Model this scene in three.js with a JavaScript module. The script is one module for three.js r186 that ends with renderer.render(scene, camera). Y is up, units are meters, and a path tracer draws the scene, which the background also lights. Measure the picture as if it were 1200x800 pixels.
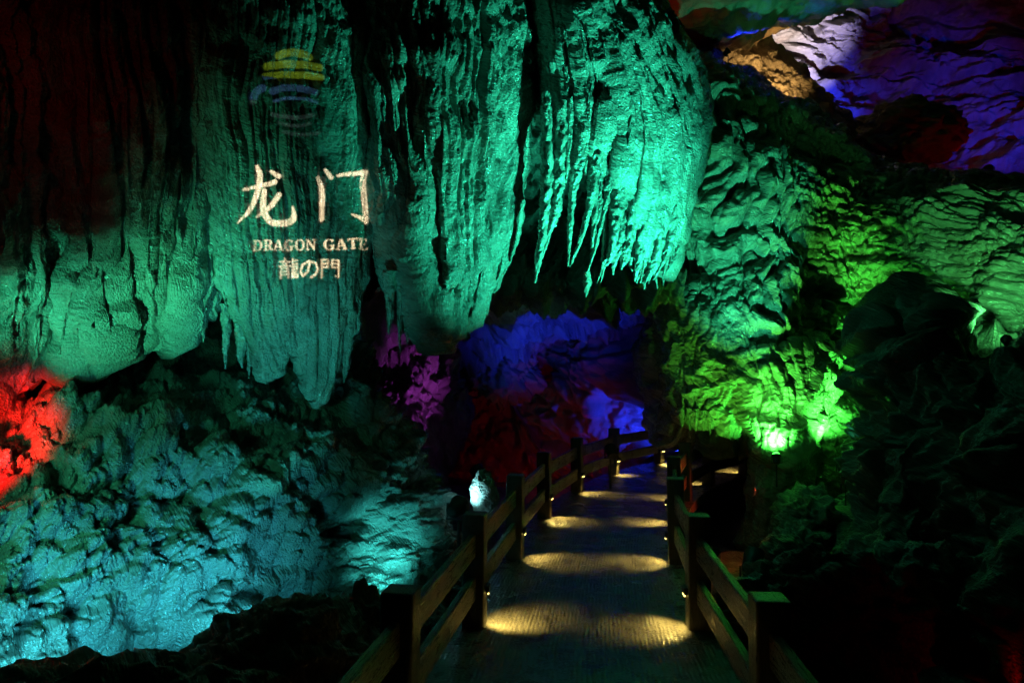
import * as THREE from 'three';
import { createNoise3D } from 'simplex-noise';
import { RoundedBoxGeometry } from 'three/addons/geometries/RoundedBoxGeometry.js';
import { mergeGeometries, mergeVertices, toCreasedNormals } from 'three/addons/utils/BufferGeometryUtils.js';

// ───────────────────────── camera, darkness of the cave, exposure ─────────────────────────
const scene = new THREE.Scene();
const W = 1200, H = 800, F = 857, EYE = 1.85, PITCH = Math.atan(30 / F);
const camera = new THREE.PerspectiveCamera(2 * Math.atan(400 / F) * 180 / Math.PI, W / H, 0.05, 200);
camera.position.set(0, EYE, 0);
camera.rotation.set(PITCH, 0, 0);
scene.add(camera);
scene.background = new THREE.Color(0, 0, 0);          // a closed cave: no sky and no sun, only its lamps
const renderer = new THREE.WebGLRenderer({ antialias: true });
renderer.toneMapping = THREE.LinearToneMapping;
renderer.toneMappingExposure = 1.0;
renderer.shadowMap.enabled = true;

// ───────────────────────── helpers ─────────────────────────
function rng(seed) { let s = seed >>> 0; return () => { s = (s + 0x6D2B79F5) | 0; let t = Math.imul(s ^ (s >>> 15), 1 | s); t = (t + Math.imul(t ^ (t >>> 7), 61 | t)) ^ t; return ((t ^ (t >>> 14)) >>> 0) / 4294967296; }; }
const noise = createNoise3D(rng(11));
const lerp = (a, b, t) => a + (b - a) * t, clamp = (x, a, b) => Math.min(b, Math.max(a, x));
const smooth = (a, b, x) => { const t = clamp((x - a) / (b - a), 0, 1); return t * t * (3 - 2 * t); };
function fbm(x, y, z, oct = 4, gain = 0.5) { let s = 0, a = 1, f = 1; for (let i = 0; i < oct; i++) { s += a * noise(x * f, y * f, z * f); a *= gain; f *= 2.03; } return s; }
function ridged(x, y, z, oct = 4) { let s = 0, a = 0.5, f = 1; for (let i = 0; i < oct; i++) { s += a * (1 - Math.abs(noise(x * f, y * f, z * f))); a *= 0.5; f *= 2.1; } return s; }
function h3(i, j, k, s) { let h = Math.imul(i, 374761393) ^ Math.imul(j, 668265263) ^ Math.imul(k, 2147483647 - 1234567) ^ Math.imul(s, 1274126177); h = Math.imul(h ^ (h >>> 13), 1274126177); h ^= h >>> 16; h = Math.imul(h, 2246822519); return ((h ^ (h >>> 15)) >>> 0) / 4294967296; }
const WR = [0, 0, 0];
function worley(x, y, z) {                              // WR = [nearest, second nearest, id of the nearest cell]
  const xi = Math.floor(x), yi = Math.floor(y), zi = Math.floor(z); let f1 = 9, f2 = 9, id = 0;
  for (let i = -1; i <= 1; i++) for (let j = -1; j <= 1; j++) for (let k = -1; k <= 1; k++) {
    const a = xi + i, b = yi + j, c = zi + k, dx = a + h3(a, b, c, 1) - x, dy = b + h3(a, b, c, 2) - y, dz = c + h3(a, b, c, 3) - z, d = dx * dx + dy * dy + dz * dz;
    if (d < f1) { f2 = f1; f1 = d; id = h3(a, b, c, 4); } else if (d < f2) f2 = d;
  }
  WR[0] = Math.sqrt(f1); WR[1] = Math.sqrt(f2); WR[2] = id; return WR;
}
const dome = (f, r) => { const q = 1 - (f / r) * (f / r); return q > 0 ? Math.sqrt(q) : 0; };
function knobs(x, y, z, s) {                            // popcorn: rounded knobs of size s metres
  const w = 0.35 * s, X = x + w * noise(x / s * 0.7, y / s * 0.7, z / s * 0.7), Y = y + w * noise(y / s * 0.7 + 9, z / s * 0.7, x / s * 0.7);
  worley(X / s, Y / s, z / s); return dome(WR[0], 0.85) * (0.45 + 0.55 * WR[2]);
}
const W2 = [0, 0, 0, 0, 0];
function worley2(x, y, s = 1) {                         // W2 = [nearest, second, id, offset x, offset y from the nearest point]
  const xi = Math.floor(x), yi = Math.floor(y); let f1 = 9, f2 = 9;
  for (let i = -1; i <= 1; i++) for (let j = -1; j <= 1; j++) {
    const a = xi + i, b = yi + j, dx = x - a - h3(a, b, s, 1), dy = y - b - h3(a, b, s, 2), d = dx * dx + dy * dy;
    if (d < f1) { f2 = f1; f1 = d; W2[2] = h3(a, b, s, 4); W2[3] = dx; W2[4] = dy; } else if (d < f2) f2 = d;
  }
  W2[0] = Math.sqrt(f1); W2[1] = Math.sqrt(f2); return W2;
}
// rounded knobs lying side by side on a surface with coordinates (a, b) in metres; lean > 0 makes the lower edge stand out
function knob2(a, b, s, seed, lean = 0) {
  const w = 0.22 * noise(a / s * 0.5, b / s * 0.5, seed), x = a / s + w, y = b / s - w, xi = Math.floor(x), yi = Math.floor(y); let m = 0;
  for (let i = -1; i <= 1; i++) for (let j = -1; j <= 1; j++) { const c = xi + i, d = yi + j, dx = x - c - h3(c, d, seed, 1), dy = y - d - h3(c, d, seed, 2), r = 0.42 + 0.42 * h3(c, d, seed, 4), q = r * r - dx * dx - dy * dy; if (q > 0) m = Math.max(m, Math.sqrt(q) * (1 + lean * dy)); }
  return m * 1.25;
}
function blocks(a, b, s, seed) { const w = 0.12 * noise(a * 1.5, b * 1.5, seed); worley2(a / s + w, b / s + w, seed); return (W2[2] + 0.5 * (W2[3] * (W2[2] - 0.5) + W2[4] * (h3(Math.floor(W2[2] * 999), 1, 1, 1) - 0.5))) * smooth(0, 0.14, W2[1] - W2[0]); }
// polyline lookup: pts = [[key, value], ...]
function poly(pts, k) { if (k <= pts[0][0]) return pts[0][1]; for (let i = 1; i < pts.length; i++) if (k <= pts[i][0]) { const t = (k - pts[i - 1][0]) / (pts[i][0] - pts[i - 1][0]); return lerp(pts[i - 1][1], pts[i][1], t); } return pts[pts.length - 1][1]; }
// like poly but eased by Catmull-Rom
function curve(pts, k) {
  const n = pts.length; if (k <= pts[0][0]) return pts[0][1]; if (k >= pts[n - 1][0]) return pts[n - 1][1];
  let i = 1; while (k > pts[i][0]) i++;
  const a = pts[i - 1], b = pts[i], p = pts[Math.max(0, i - 2)], q = pts[Math.min(n - 1, i + 1)], t = (k - a[0]) / (b[0] - a[0]), w = b[0] - a[0];
  const m0 = (b[1] - p[1]) / Math.max(1e-6, b[0] - p[0]) * w, m1 = (q[1] - a[1]) / Math.max(1e-6, q[0] - a[0]) * w, t2 = t * t, t3 = t2 * t;
  return (2 * t3 - 3 * t2 + 1) * a[1] + (t3 - 2 * t2 + t) * m0 + (-2 * t3 + 3 * t2) * b[1] + (t3 - t2) * m1;
}
const cp = Math.cos(PITCH), sp = Math.sin(PITCH);
function at(px, py, d, out = new THREE.Vector3()) {     // the point seen at photo pixel (px, py) that stands d metres ahead
  const x = (px - 600) / F, y = (400 - py) / F, Y = y * cp + sp, Z = cp - y * sp, k = d / Z;
  return out.set(x * k, EYE + Y * k, -d);
}
const taken = {};
function numbered(n) { const k = taken[n] = (taken[n] ?? -1) + 1; return k ? n + '_' + String(k).padStart(3, '0') : n; }
function setup(o) { o.castShadow = o.receiveShadow = true; return o; }
function mesh(name, geo, mat, parent) { const m = setup(new THREE.Mesh(geo, mat)); m.name = parent ? name : numbered(name); (parent ?? scene).add(m); return m; }
function group(name, pos = [0, 0, 0]) { const g = new THREE.Group(); g.name = numbered(name); g.position.set(...pos); scene.add(g); return g; }
function tag(o, label, category, grp) { o.userData.label = label; o.userData.category = category; if (grp) o.userData.group = grp; return o; }
function struct(o, label) { o.userData.kind = 'structure'; if (label) o.userData.label = label; return o; }

// ───────────────────────── materials ─────────────────────────
function grain(size, fn) { const a = new Uint8Array(size * size * 4); for (let j = 0; j < size; j++) for (let i = 0; i < size; i++) { const v = clamp(fn(i / size, j / size), 0, 1) * 255, k = (j * size + i) * 4; a[k] = a[k + 1] = a[k + 2] = v; a[k + 3] = 255; } const t = new THREE.DataTexture(a, size, size); t.wrapS = t.wrapT = THREE.RepeatWrapping; t.magFilter = THREE.LinearFilter; t.minFilter = THREE.LinearMipmapLinearFilter; t.generateMipmaps = true; t.needsUpdate = true; return t; }
const TAU = Math.PI * 2;
function tileNoise(u, v, f, s) { const a = u * TAU, b = v * TAU, r = f / TAU; return 0.5 * (noise(Math.cos(a) * r + s, Math.sin(a) * r, Math.cos(b) * r + s * 2) + noise(Math.sin(a) * r + s * 3, Math.cos(b) * r + 7, Math.sin(b) * r)); }
const grit = grain(512, (u, v) => 0.5 + 0.30 * tileNoise(u, v, 60, 1) + 0.22 * tileNoise(u, v, 130, 4) + 0.14 * tileNoise(u, v, 260, 8));
const wetness = grain(512, (u, v) => 0.42 + 0.25 * tileNoise(u, v, 10, 3) + 0.22 * tileNoise(u, v, 50, 6) + 0.14 * tileNoise(u, v, 160, 9));
function rockMat(o = {}) { return new THREE.MeshPhysicalMaterial({ color: 0xffffff, vertexColors: true, roughness: o.rough ?? 0.9, roughnessMap: wetness, bumpMap: grit, bumpScale: o.bump ?? 0.02, specularIntensity: o.spec ?? 1 }); }
const M = {
  flow: rockMat({ rough: 0.68, bump: 0.022 }),
  wet: rockMat({ rough: 0.5, bump: 0.03 }),
  dry: rockMat({ rough: 1.25, bump: 0.03, spec: 0.6 }),
  far: rockMat({ rough: 1.3, bump: 0.02, spec: 0.5 }),
};

// ───────────────────────── rock surfaces ─────────────────────────
// A sheet over (u, v): base(u, v, P) puts the smooth surface, lift(P, u, v, N) how far the rock stands out of it along its normal, hue(P) the stone's colour.
const LIME = [0.235, 0.215, 0.185], DARK = [0.085, 0.077, 0.068], RUST = [0.21, 0.145, 0.095];
function stone(P, o, out) {
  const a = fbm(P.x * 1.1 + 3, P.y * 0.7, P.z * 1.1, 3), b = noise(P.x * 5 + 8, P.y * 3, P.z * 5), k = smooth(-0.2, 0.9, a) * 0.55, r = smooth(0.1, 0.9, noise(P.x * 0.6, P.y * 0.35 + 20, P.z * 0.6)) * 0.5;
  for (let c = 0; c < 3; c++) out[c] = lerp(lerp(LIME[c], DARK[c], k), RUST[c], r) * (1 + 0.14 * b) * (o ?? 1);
}
function sheet(nu, nv, base, lift, o = {}) {
  const n = nu * nv, P = new Float32Array(n * 3), Q = new Float32Array(n * 3), C = new Float32Array(n * 3), U = new Float32Array(n * 2), p = new THREE.Vector3();
  for (let j = 0; j < nv; j++) for (let i = 0; i < nu; i++) { base(i / (nu - 1), j / (nv - 1), p); P.set([p.x, p.y, p.z], (j * nu + i) * 3); }
  const a = new THREE.Vector3(), b = new THREE.Vector3(), N = new THREE.Vector3(), col = [0, 0, 0], r = o.wide ?? 2;
  const get = (i, j, v) => v.fromArray(P, (clamp(j, 0, nv - 1) * nu + clamp(i, 0, nu - 1)) * 3);
  const q = new THREE.Vector3(), dir = o.flip ? -1 : 1;
  for (let j = 0; j < nv; j++) for (let i = 0; i < nu; i++) {
    const k = j * nu + i;
    get(i + r, j, a).sub(get(i - r, j, q)); get(i, j + r, b).sub(get(i, j - r, q)); N.crossVectors(b, a).normalize().multiplyScalar(dir);
    get(i, j, p); const h = lift(p, i / (nu - 1), j / (nv - 1), N);
    q.copy(p).addScaledVector(N, h); Q.set([q.x, q.y, q.z], k * 3);
    stone(q, o.tone, col); C.set(col, k * 3);
    U[k * 2] = (q.x * 0.8 - q.z * 0.6 + q.y * 0.25) / 1.6; U[k * 2 + 1] = (q.y * 0.9 + q.z * 0.4 + q.x * 0.2) / 1.6;
  }
  const I = new Uint32Array((nu - 1) * (nv - 1) * 6); let t = 0;
  for (let j = 0; j < nv - 1; j++) for (let i = 0; i < nu - 1; i++) { const k = j * nu + i; if (o.flip) I.set([k, k + 1, k + nu, k + 1, k + nu + 1, k + nu], t); else I.set([k, k + nu, k + 1, k + 1, k + nu, k + nu + 1], t); t += 6; }
  const g = new THREE.BufferGeometry();
  g.setAttribute('position', new THREE.BufferAttribute(Q, 3)); g.setAttribute('color', new THREE.BufferAttribute(C, 3)); g.setAttribute('uv', new THREE.BufferAttribute(U, 2)); g.setIndex(new THREE.BufferAttribute(I, 1));
  g.computeVertexNormals(); return g;
}
// Catmull-Rom net through rows of [px, py, d]
function net(rows) {
  const nr = rows.length, nc = rows[0].length, cr = (p0, p1, p2, p3, t) => 0.5 * (2 * p1 + (p2 - p0) * t + (2 * p0 - 5 * p1 + 4 * p2 - p3) * t * t + (3 * p1 - p0 - 3 * p2 + p3) * t * t * t);
  const tmp = [0, 0, 0], acc = [[0, 0, 0], [0, 0, 0], [0, 0, 0], [0, 0, 0]];
  return (u, v, out) => {
    const x = clamp(u, 0, 1) * (nc - 1), y = clamp(v, 0, 1) * (nr - 1), i = Math.min(nc - 2, Math.floor(x)), j = Math.min(nr - 2, Math.floor(y)), s = x - i, t = y - j;
    for (let a = 0; a < 4; a++) { const R = rows[clamp(j + a - 1, 0, nr - 1)]; for (let c = 0; c < 3; c++) acc[a][c] = cr(R[clamp(i - 1, 0, nc - 1)][c], R[i][c], R[i + 1][c], R[clamp(i + 2, 0, nc - 1)][c], s); }
    for (let c = 0; c < 3; c++) tmp[c] = cr(acc[0][c], acc[1][c], acc[2][c], acc[3][c], t);
    return at(tmp[0], tmp[1], Math.max(0.6, tmp[2]), out);
  };
}
const netOf = (xs, ys, ds) => net(ys.map((row, j) => xs.map((x, i) => [Array.isArray(x) ? x[j] : x, Array.isArray(row) ? row[i] : row, ds[j][i]])));
// rounded folds with sharp creases between them, s in folds
function folds(s, seed) { const i = Math.floor(s), f = s - i, w = 2 * f - 1, r = h3(i, seed, 7, 5); return Math.sqrt(Math.max(0, 1 - w * w * 0.98)) * (0.55 + 0.45 * r); }

// ───────────────────────── the flowstone curtain over the gate ─────────────────────────
// how far ahead the curtain hangs, by pixel column and row of the photograph
const curtainD = (px, py) => curve([[-200, 5.0], [0, 5.7], [240, 6.5], [430, 7.2], [610, 8.0], [740, 8.6], [830, 9.3]], px) + 0.55 * ((py - 130) / 300) ** 2;
const curtain = tag(group('flowstone_curtain'), 'huge ribbed flowstone drapery hanging over the walkway with projected white lettering', 'rock formation');
function lobe(o) {
  // o.left / o.right: [v, px]; o.bottom: [t, py]; o.top: py; o.bulge, o.per (folds), o.amp
  const span = o.bottom.reduce((m, b) => Math.max(m, b[1]), 0) - o.top, wide = Math.max(...o.right.map((r, i) => r[1] - poly(o.left, r[0])));
  const nu = Math.round(wide / 1.25 * 1.25), nv = Math.round(span / 1.35 * 1.12), CU = 0.1, CV = 0.93;
  const base = (u, v, out) => {
    const t = clamp((u - CU) / (1 - 2 * CU), 0, 1), vv = Math.min(1, v / CV), over = v > CV ? (v - CV) / (1 - CV) : 0;
    const side = u < CU ? (CU - u) / CU : u > 1 - CU ? (u - 1 + CU) / CU : 0;
    const l = curve(o.left, vv), r = curve(o.right, vv), yb = poly(o.bottom, t) + (o.drip ?? 10) * (fbm(t * (o.dripF ?? 14), o.seed, 0, 2) + 0.4 * noise(t * 40, o.seed, 3));
    const ft = t * o.per * 1.9, fi = Math.floor(ft), tip = (o.tips ?? 0) * Math.pow(1 - Math.abs(2 * (ft - fi) - 1), 1.4) * (0.25 + 0.75 * h3(fi, o.seed, 2, 3));
    const px = lerp(l, r, t), py = lerp(o.top, yb + tip - (o.tips ?? 0) * 0.3, vv);
    let d = curtainD(px, py) + (o.d ?? 0) - o.bulge * Math.sqrt(Math.max(0, 1 - (2 * t - 1) ** 2)) * (1 - 0.45 * vv ** 4);
    d += side * side * 1.3 + over * over * 1.2;
    return at(px + (u < 0.5 ? 1 : -1) * side * side * 14, py - over * 26, d, out);
  };
  const lift = (p, u, v) => {
    const t = (u - CU) / (1 - 2 * CU), warp = 0.35 * fbm(p.x * 0.9, p.y * 0.45, p.z * 0.9 + o.seed, 3), fade = smooth(0, 0.35, v + (o.fadeV ?? 0)), e = Math.min(1, (1 - v) * 12 + 0.25);
    let h = o.amp * fade * folds(t * o.per + warp * 1.3, o.seed) * (0.7 + 0.5 * noise(p.x, p.y * 0.6, p.z + 4));
    h += o.amp * 0.5 * folds(t * o.per * 2.7 + warp * 2.2, o.seed + 3) * (0.5 + 0.5 * fade);
    h += o.amp * 0.24 * folds(t * o.per * 7.3 + warp * 4 + 0.5 * noise(p.x * 3, p.y * 2, p.z * 3), o.seed + 5);
    h += 0.030 * fbm(p.x * 3, p.y * 1.6, p.z * 3, 3) + (o.seed === 3 ? 0.007 : 0.016) * knobs(p.x, p.y * 0.6, p.z, 0.07) + 0.007 * fbm(p.x * 22, p.y * 13, p.z * 22, 2);
    const up = Math.max(o.crusty ?? 0, 1 - smooth(0.15, 0.6, v)); // knobbly crust near the roof, smooth curtains below
    const A = t * wide / 130, B = v * span / 130;
    h += up * (o.crust ?? 0.08) * (0.6 * knob2(A, B * 0.75, 0.2, o.seed, 0.4) + 0.35 * knob2(A, B * 0.8, 0.1, o.seed + 9, 0.4)) + up * 0.06 * fbm(p.x * 2.2, p.y * 2, p.z * 2.2, 3);
    const pit = smooth(0.42, 0.75, noise(p.x * 1.7 + 5, p.y * 0.9, p.z * 1.7)); // hollows
    h -= pit * (o.pit ?? 0.16) * (0.3 + up);
    return h * e;
  };
  return mesh('drapery', sheet(nu, nv, base, lift), M.flow, curtain);
}
// from the wall end to the bell over the path
lobe({ seed: 1, top: -140, left: [[0, -190], [1, -190]], right: [[0, 30], [0.5, 40], [0.75, 48], [1, 40]], bottom: [[0, 520], [0.6, 510], [0.8, 470], [0.93, 425], [1, 395]], bulge: 0.45, per: 6, amp: 0.2, d: 0.1, drip: 8, tips: 30, crusty: 0.3, crust: 0.12 });
lobe({ seed: 2, top: -140, left: [[0, 20], [0.5, 38], [1, 52]], right: [[0, 262], [0.6, 246], [1, 243]], bottom: [[0, 380], [0.12, 405], [0.3, 398], [0.55, 384], [0.75, 378], [0.9, 372], [1, 340]], bulge: 0.4, per: 7.5, amp: 0.2, d: 0.15, tips: 34, crust: 0.12, crusty: 0.25 });
lobe({ seed: 3, top: -140, left: [[0, 225], [0.6, 240], [0.85, 254], [1, 290]], right: [[0, 428], [0.7, 430], [0.85, 425], [1, 405]], bottom: [[0, 372], [0.08, 408], [0.18, 436], [0.30, 430], [0.38, 412], [0.46, 398], [0.54, 418], [0.64, 452], [0.71, 478], [0.78, 450], [0.88, 412], [1, 375]], bulge: 0.35, per: 6, amp: 0.1, d: -0.1, drip: 4, tips: 8, crust: 0.03, pit: 0.06 });
lobe({ seed: 4, top: -140, left: [[0, 424], [0.6, 434], [0.8, 440], [1, 470]], right: [[0, 618], [0.4, 612], [0.7, 606], [0.9, 598], [1, 578]], bottom: [[0, 345], [0.2, 372], [0.35, 392], [0.5, 385], [0.7, 372], [0.9, 340], [1, 300]], bulge: 0.65, per: 6, amp: 0.15, d: -0.05, tips: 26 });
lobe({ seed: 5, top: -140, left: [[0, 600], [0.4, 626], [1, 640]], right: [[0, 690], [0.25, 738], [0.5, 796], [0.7, 824], [0.85, 822], [1, 806]], bottom: [[0, 150], [0.2, 172], [0.38, 205], [0.5, 240], [0.62, 290], [0.72, 316], [0.85, 302], [0.94, 262], [1, 222]], bulge: 1.0, per: 9, amp: 0.1, tips: 14, d: -0.1, fadeV: 0.15, crust: 0.07 });
// the hollow behind the hanging strips
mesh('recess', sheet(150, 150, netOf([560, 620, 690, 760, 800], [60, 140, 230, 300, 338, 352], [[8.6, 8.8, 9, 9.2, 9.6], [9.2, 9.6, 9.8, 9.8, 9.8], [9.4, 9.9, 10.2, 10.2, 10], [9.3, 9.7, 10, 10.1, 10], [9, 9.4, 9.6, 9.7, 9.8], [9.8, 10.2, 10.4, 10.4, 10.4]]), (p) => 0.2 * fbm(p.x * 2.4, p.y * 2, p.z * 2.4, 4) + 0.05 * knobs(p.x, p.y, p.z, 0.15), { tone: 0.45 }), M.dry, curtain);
// single strips and stalactites: a path of [px, py, half width in px], slightly flattened, with a beaded skin
function strip(path, name = 'stalactite', dd = 0, mat = M.flow, parent = curtain, dfn = curtainD) {
  const n = path.length, nu = 20, nv = 26 * (n - 1), xs = path.map((p, i) => [i, p[0]]), ys = path.map((p, i) => [i, p[1]]), ws = path.map((p, i) => [i, p[2]]), sd = path[0][0];
  const base = (u, v, out) => {
    const k = v * (n - 1), px = curve(xs, k), py = curve(ys, k), w = Math.max(0.4, curve(ws, k)), a = -u * TAU, d = dfn(px, py) + dd, c = at(px, py, d, out), r = w * d / F;
    const wob = 1 + 0.35 * noise(c.x * 8 + Math.cos(a), c.y * 6, sd + Math.sin(a)) + 0.22 * noise(Math.cos(a) * 2, c.y * 22, Math.sin(a) * 2 + sd);
    out.x += Math.cos(a) * r * wob; out.z += Math.sin(a) * r * 1.5 * wob; return out;
  };
  return mesh(name, sheet(nu, nv, base, (p) => 0.006 * fbm(p.x * 20, p.y * 9, p.z * 20, 2), { wide: 1 }), mat, parent);
}
const bellD = (px, py) => curtainD(px, py) - 0.75;
for (const p of [
  [[640, 110, 5], [641, 200, 7], [637, 260, 5], [632, 300, 4], [627, 332, 1]],
  [[657, 120, 7], [655, 200, 7], [650, 250, 6], [643, 275, 3], [634, 306, 0.8]],
  [[682, 130, 7], [677, 190, 7], [671, 230, 4], [668, 270, 3], [666, 312, 0.8]],
  [[704, 130, 8], [697, 200, 7], [690, 245, 4], [679, 285, 2.5], [668, 312, 1]],
  [[698, 200, 4], [697, 250, 3.5], [694, 290, 1]],
  [[716, 150, 7], [714, 210, 6], [707, 250, 3], [699, 285, 2], [689, 318, 0.8]],
  [[728, 160, 8], [724, 220, 9], [720, 270, 6], [716, 300, 4], [710, 312, 1]],
  [[740, 200, 8], [738, 260, 7], [733, 300, 5], [728, 316, 1]],
  [[690, 120, 6], [688, 160, 4], [686, 205, 1.2]],
  [[668, 110, 4], [667, 170, 3], [663, 215, 1]],
  [[752, 230, 7], [750, 290, 6], [746, 318, 3], [744, 330, 1]],
  [[772, 240, 7], [768, 300, 6], [760, 322, 3], [756, 332, 1]],
  [[790, 240, 6], [784, 285, 5], [774, 312, 2.5], [766, 328, 0.8]],
]) strip(p, 'stalactite', 0, M.flow, curtain, bellD);
// ragged lower fringe of the gate
{
  const r = rng(5);
  for (const [x0, x1, y0, y1, n, dd] of [[735, 790, 322, 310, 7, -0.05], [456, 575, 394, 358, 18, -0.36], [60, 240, 408, 385, 16, -0.05], [262, 330, 425, 428, 5, 0], [345, 410, 448, 430, 7, 0.02]])
    for (let i = 0; i < n; i++) { const t = (i + r()) / n, x = lerp(x0, x1, t), y = lerp(y0, y1, t) - 18 - 14 * r(), l = 20 + 26 * r(), w = 2.5 + 3.5 * r(); strip([[x, y - (x > 560 && x < 720 ? 110 : 45), w * 2], [x + 1, y - 12, w * 1.3], [x + 2 * (r() - 0.5), y + l * 0.5, w * 0.7], [x + 4 * (r() - 0.5), y + l, 0.6]], 'stalactite', dd - (x > 625 ? 0.5 : 0.12) + 0.15 * r()); }
  for (let i = 0; i < 16; i++) { const x = lerp(702, 800, (i + r()) / 16), y = 170 + 70 * r() + (x - 650) * 0.3, l = 60 + 60 * r(), w = 2 + 3 * r(), e = Math.min(y + l, 332 - Math.max(0, x - 780)); strip([[x, y, w], [x - 2, lerp(y, e, 0.5), w * 1.1], [x - 4 - 5 * r(), lerp(y, e, 0.82), w * 0.55], [x - 7 - 6 * r(), e, 0.5]], 'stalactite', 0.12 * r(), M.flow, curtain, bellD); }
  strip([[688, 318, 4], [688, 332, 4.5], [687, 348, 0.8]], 'stalactite', -0.5);
}

// ───────────────────────── the knobbly mound below the curtain ─────────────────────────
const moundD = netOf([-200, -60, 40, 130, 220, 310, 390, [395, 425, 452, 478, 500, 505, 480], [400, 432, 462, 492, 513, 514, 490], [380, 420, 455, 488, 508, 508, 484]],
  [[350, 350, 350, 350, 350, 350, 380, 405, 408, 410], [410, 410, 412, 415, 420, 425, 440, 455, 460, 465], [470, 470, 470, 475, 480, 485, 495, 505, 508, 512], [550, 550, 550, 552, 555, 560, 568, 570, 572, 575], [640, 640, 640, 640, 640, 640, 640, 635, 632, 632], [730, 730, 730, 728, 722, 715, 700, 690, 680, 676], [840, 840, 840, 830, 820, 800, 770, 745, 730, 720]],
  [[9, 9, 9, 9, 9, 9, 9.2, 9.2, 9.6, 10.5], [6.9, 7.4, 7.9, 8.1, 8.2, 8.3, 8.4, 8.5, 8.8, 10], [5.5, 5.9, 6.4, 6.8, 7.1, 7.4, 7.6, 7.9, 8.4, 9.8], [4.9, 5.3, 5.7, 6.0, 6.4, 6.8, 7.2, 7.7, 8.3, 9.6], [4.5, 4.9, 5.3, 5.7, 6.1, 6.5, 7.0, 7.5, 8.1, 9.4], [4.2, 4.6, 5.0, 5.4, 5.8, 6.3, 6.8, 7.3, 7.8, 9], [4.0, 4.4, 4.8, 5.2, 5.6, 6.1, 6.6, 7.1, 7.6, 8.8]]);
tag(mesh('rock_mound', sheet(620, 470, moundD, (p, u, v) => {
  const q = p.y * 1.25; let h = 0.15 * fbm(p.x * 0.9, q * 0.9, p.z * 0.9, 3);
  const a = u * 8.6, b = v * 5.4, big = knob2(a, b * 1.2, 0.55, 1, 0.2), mid = knob2(a, b * 1.15, 0.22, 2, 0.2), sm = knob2(a, b, 0.1, 3, 0.2);
  const flow = smooth(-0.1, 0.5, noise(p.x * 0.9 + 2, q * 0.35, p.z * 0.9)) * smooth(0.5, 0.75, v), pop = smooth(-0.5, 0.4, noise(p.x * 1.3, q * 1.3, p.z * 1.3 + 4));
  h += (1 - 0.75 * flow) * (0.15 * big + (0.07 + 0.06 * pop) * mid + (0.022 + 0.026 * pop) * sm) + flow * 0.06 * folds((p.x - p.z * 0.5) * 6 + 0.6 * noise(p.x, q, p.z), 9);
  h += 0.008 * knob2(a, b, 0.055, 4) + 0.006 * fbm(p.x * 14, q * 14, p.z * 14, 2);
  h -= 0.05 * smooth(0.35, 0.8, noise(p.x * 1.5, q * 2.2, p.z * 1.5 + 8));
  return h;
}), M.wet), 'broad knobbly rock mound lit cyan from below, under the hanging drapery', 'rock mound');

// ───────────────────────── green flowstone column and the wall it leans on ─────────────────────────
const wallXs = [[790, 800, 800, 790, 780, 776, 774, 790], [802, 815, 815, 800, 788, 782, 780, 795], 835, 870, 905, 950, 990, 1030, 1085, 1150, 1240, 1400];
const columnWall = netOf(wallXs,
  [[64, 64, 70, 92, 112, 134, 164, 194, 206, 206, 222, 220], [76, 76, 84, 108, 130, 152, 180, 206, 218, 220, 235, 240], [140, 140, 145, 160, 180, 198, 214, 230, 240, 246, 258, 264], [220, 220, 225, 232, 240, 248, 254, 258, 262, 268, 280, 290], [300, 300, 300, 302, 305, 308, 310, 312, 316, 322, 330, 340], [380, 380, 378, 376, 374, 372, 372, 372, 375, 380, 390, 400], [440, 442, 444, 444, 442, 440, 440, 440, 440, 445, 450, 460], [512, 514, 516, 518, 530, 560, 570, 570, 560, 540, 540, 550]],
  [[14, 14, 14, 14, 14, 14, 14, 14, 13.5, 13, 12, 11], [13.0, 12.6, 12.4, 12.2, 12.1, 12.0, 11.8, 11.4, 11.0, 10.4, 9.6, 8.8], [12.4, 11.6, 11.1, 10.9, 10.9, 11.0, 10.9, 10.6, 10.2, 9.7, 9.0, 8.2], [12.2, 11.2, 10.6, 10.5, 10.6, 10.7, 10.6, 10.3, 9.9, 9.3, 8.6, 7.8], [12.0, 11.0, 10.5, 10.4, 10.5, 10.6, 10.6, 10.3, 9.8, 9.1, 8.3, 7.5], [12.0, 10.9, 10.2, 10.0, 10.1, 10.5, 10.7, 10.5, 9.9, 9.0, 8.2, 7.4], [12.0, 10.9, 10.1, 9.9, 10.1, 10.5, 10.8, 10.6, 10.0, 9.1, 8.2, 7.4], [12.6, 11.6, 10.8, 10.6, 10.5, 10.6, 10.8, 10.8, 10.4, 9.6, 8.8, 8]]);
const column = tag(group('flowstone_column'), 'green lit flowstone column with layered draperies beside the far bend of the walkway', 'rock formation');
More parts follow.
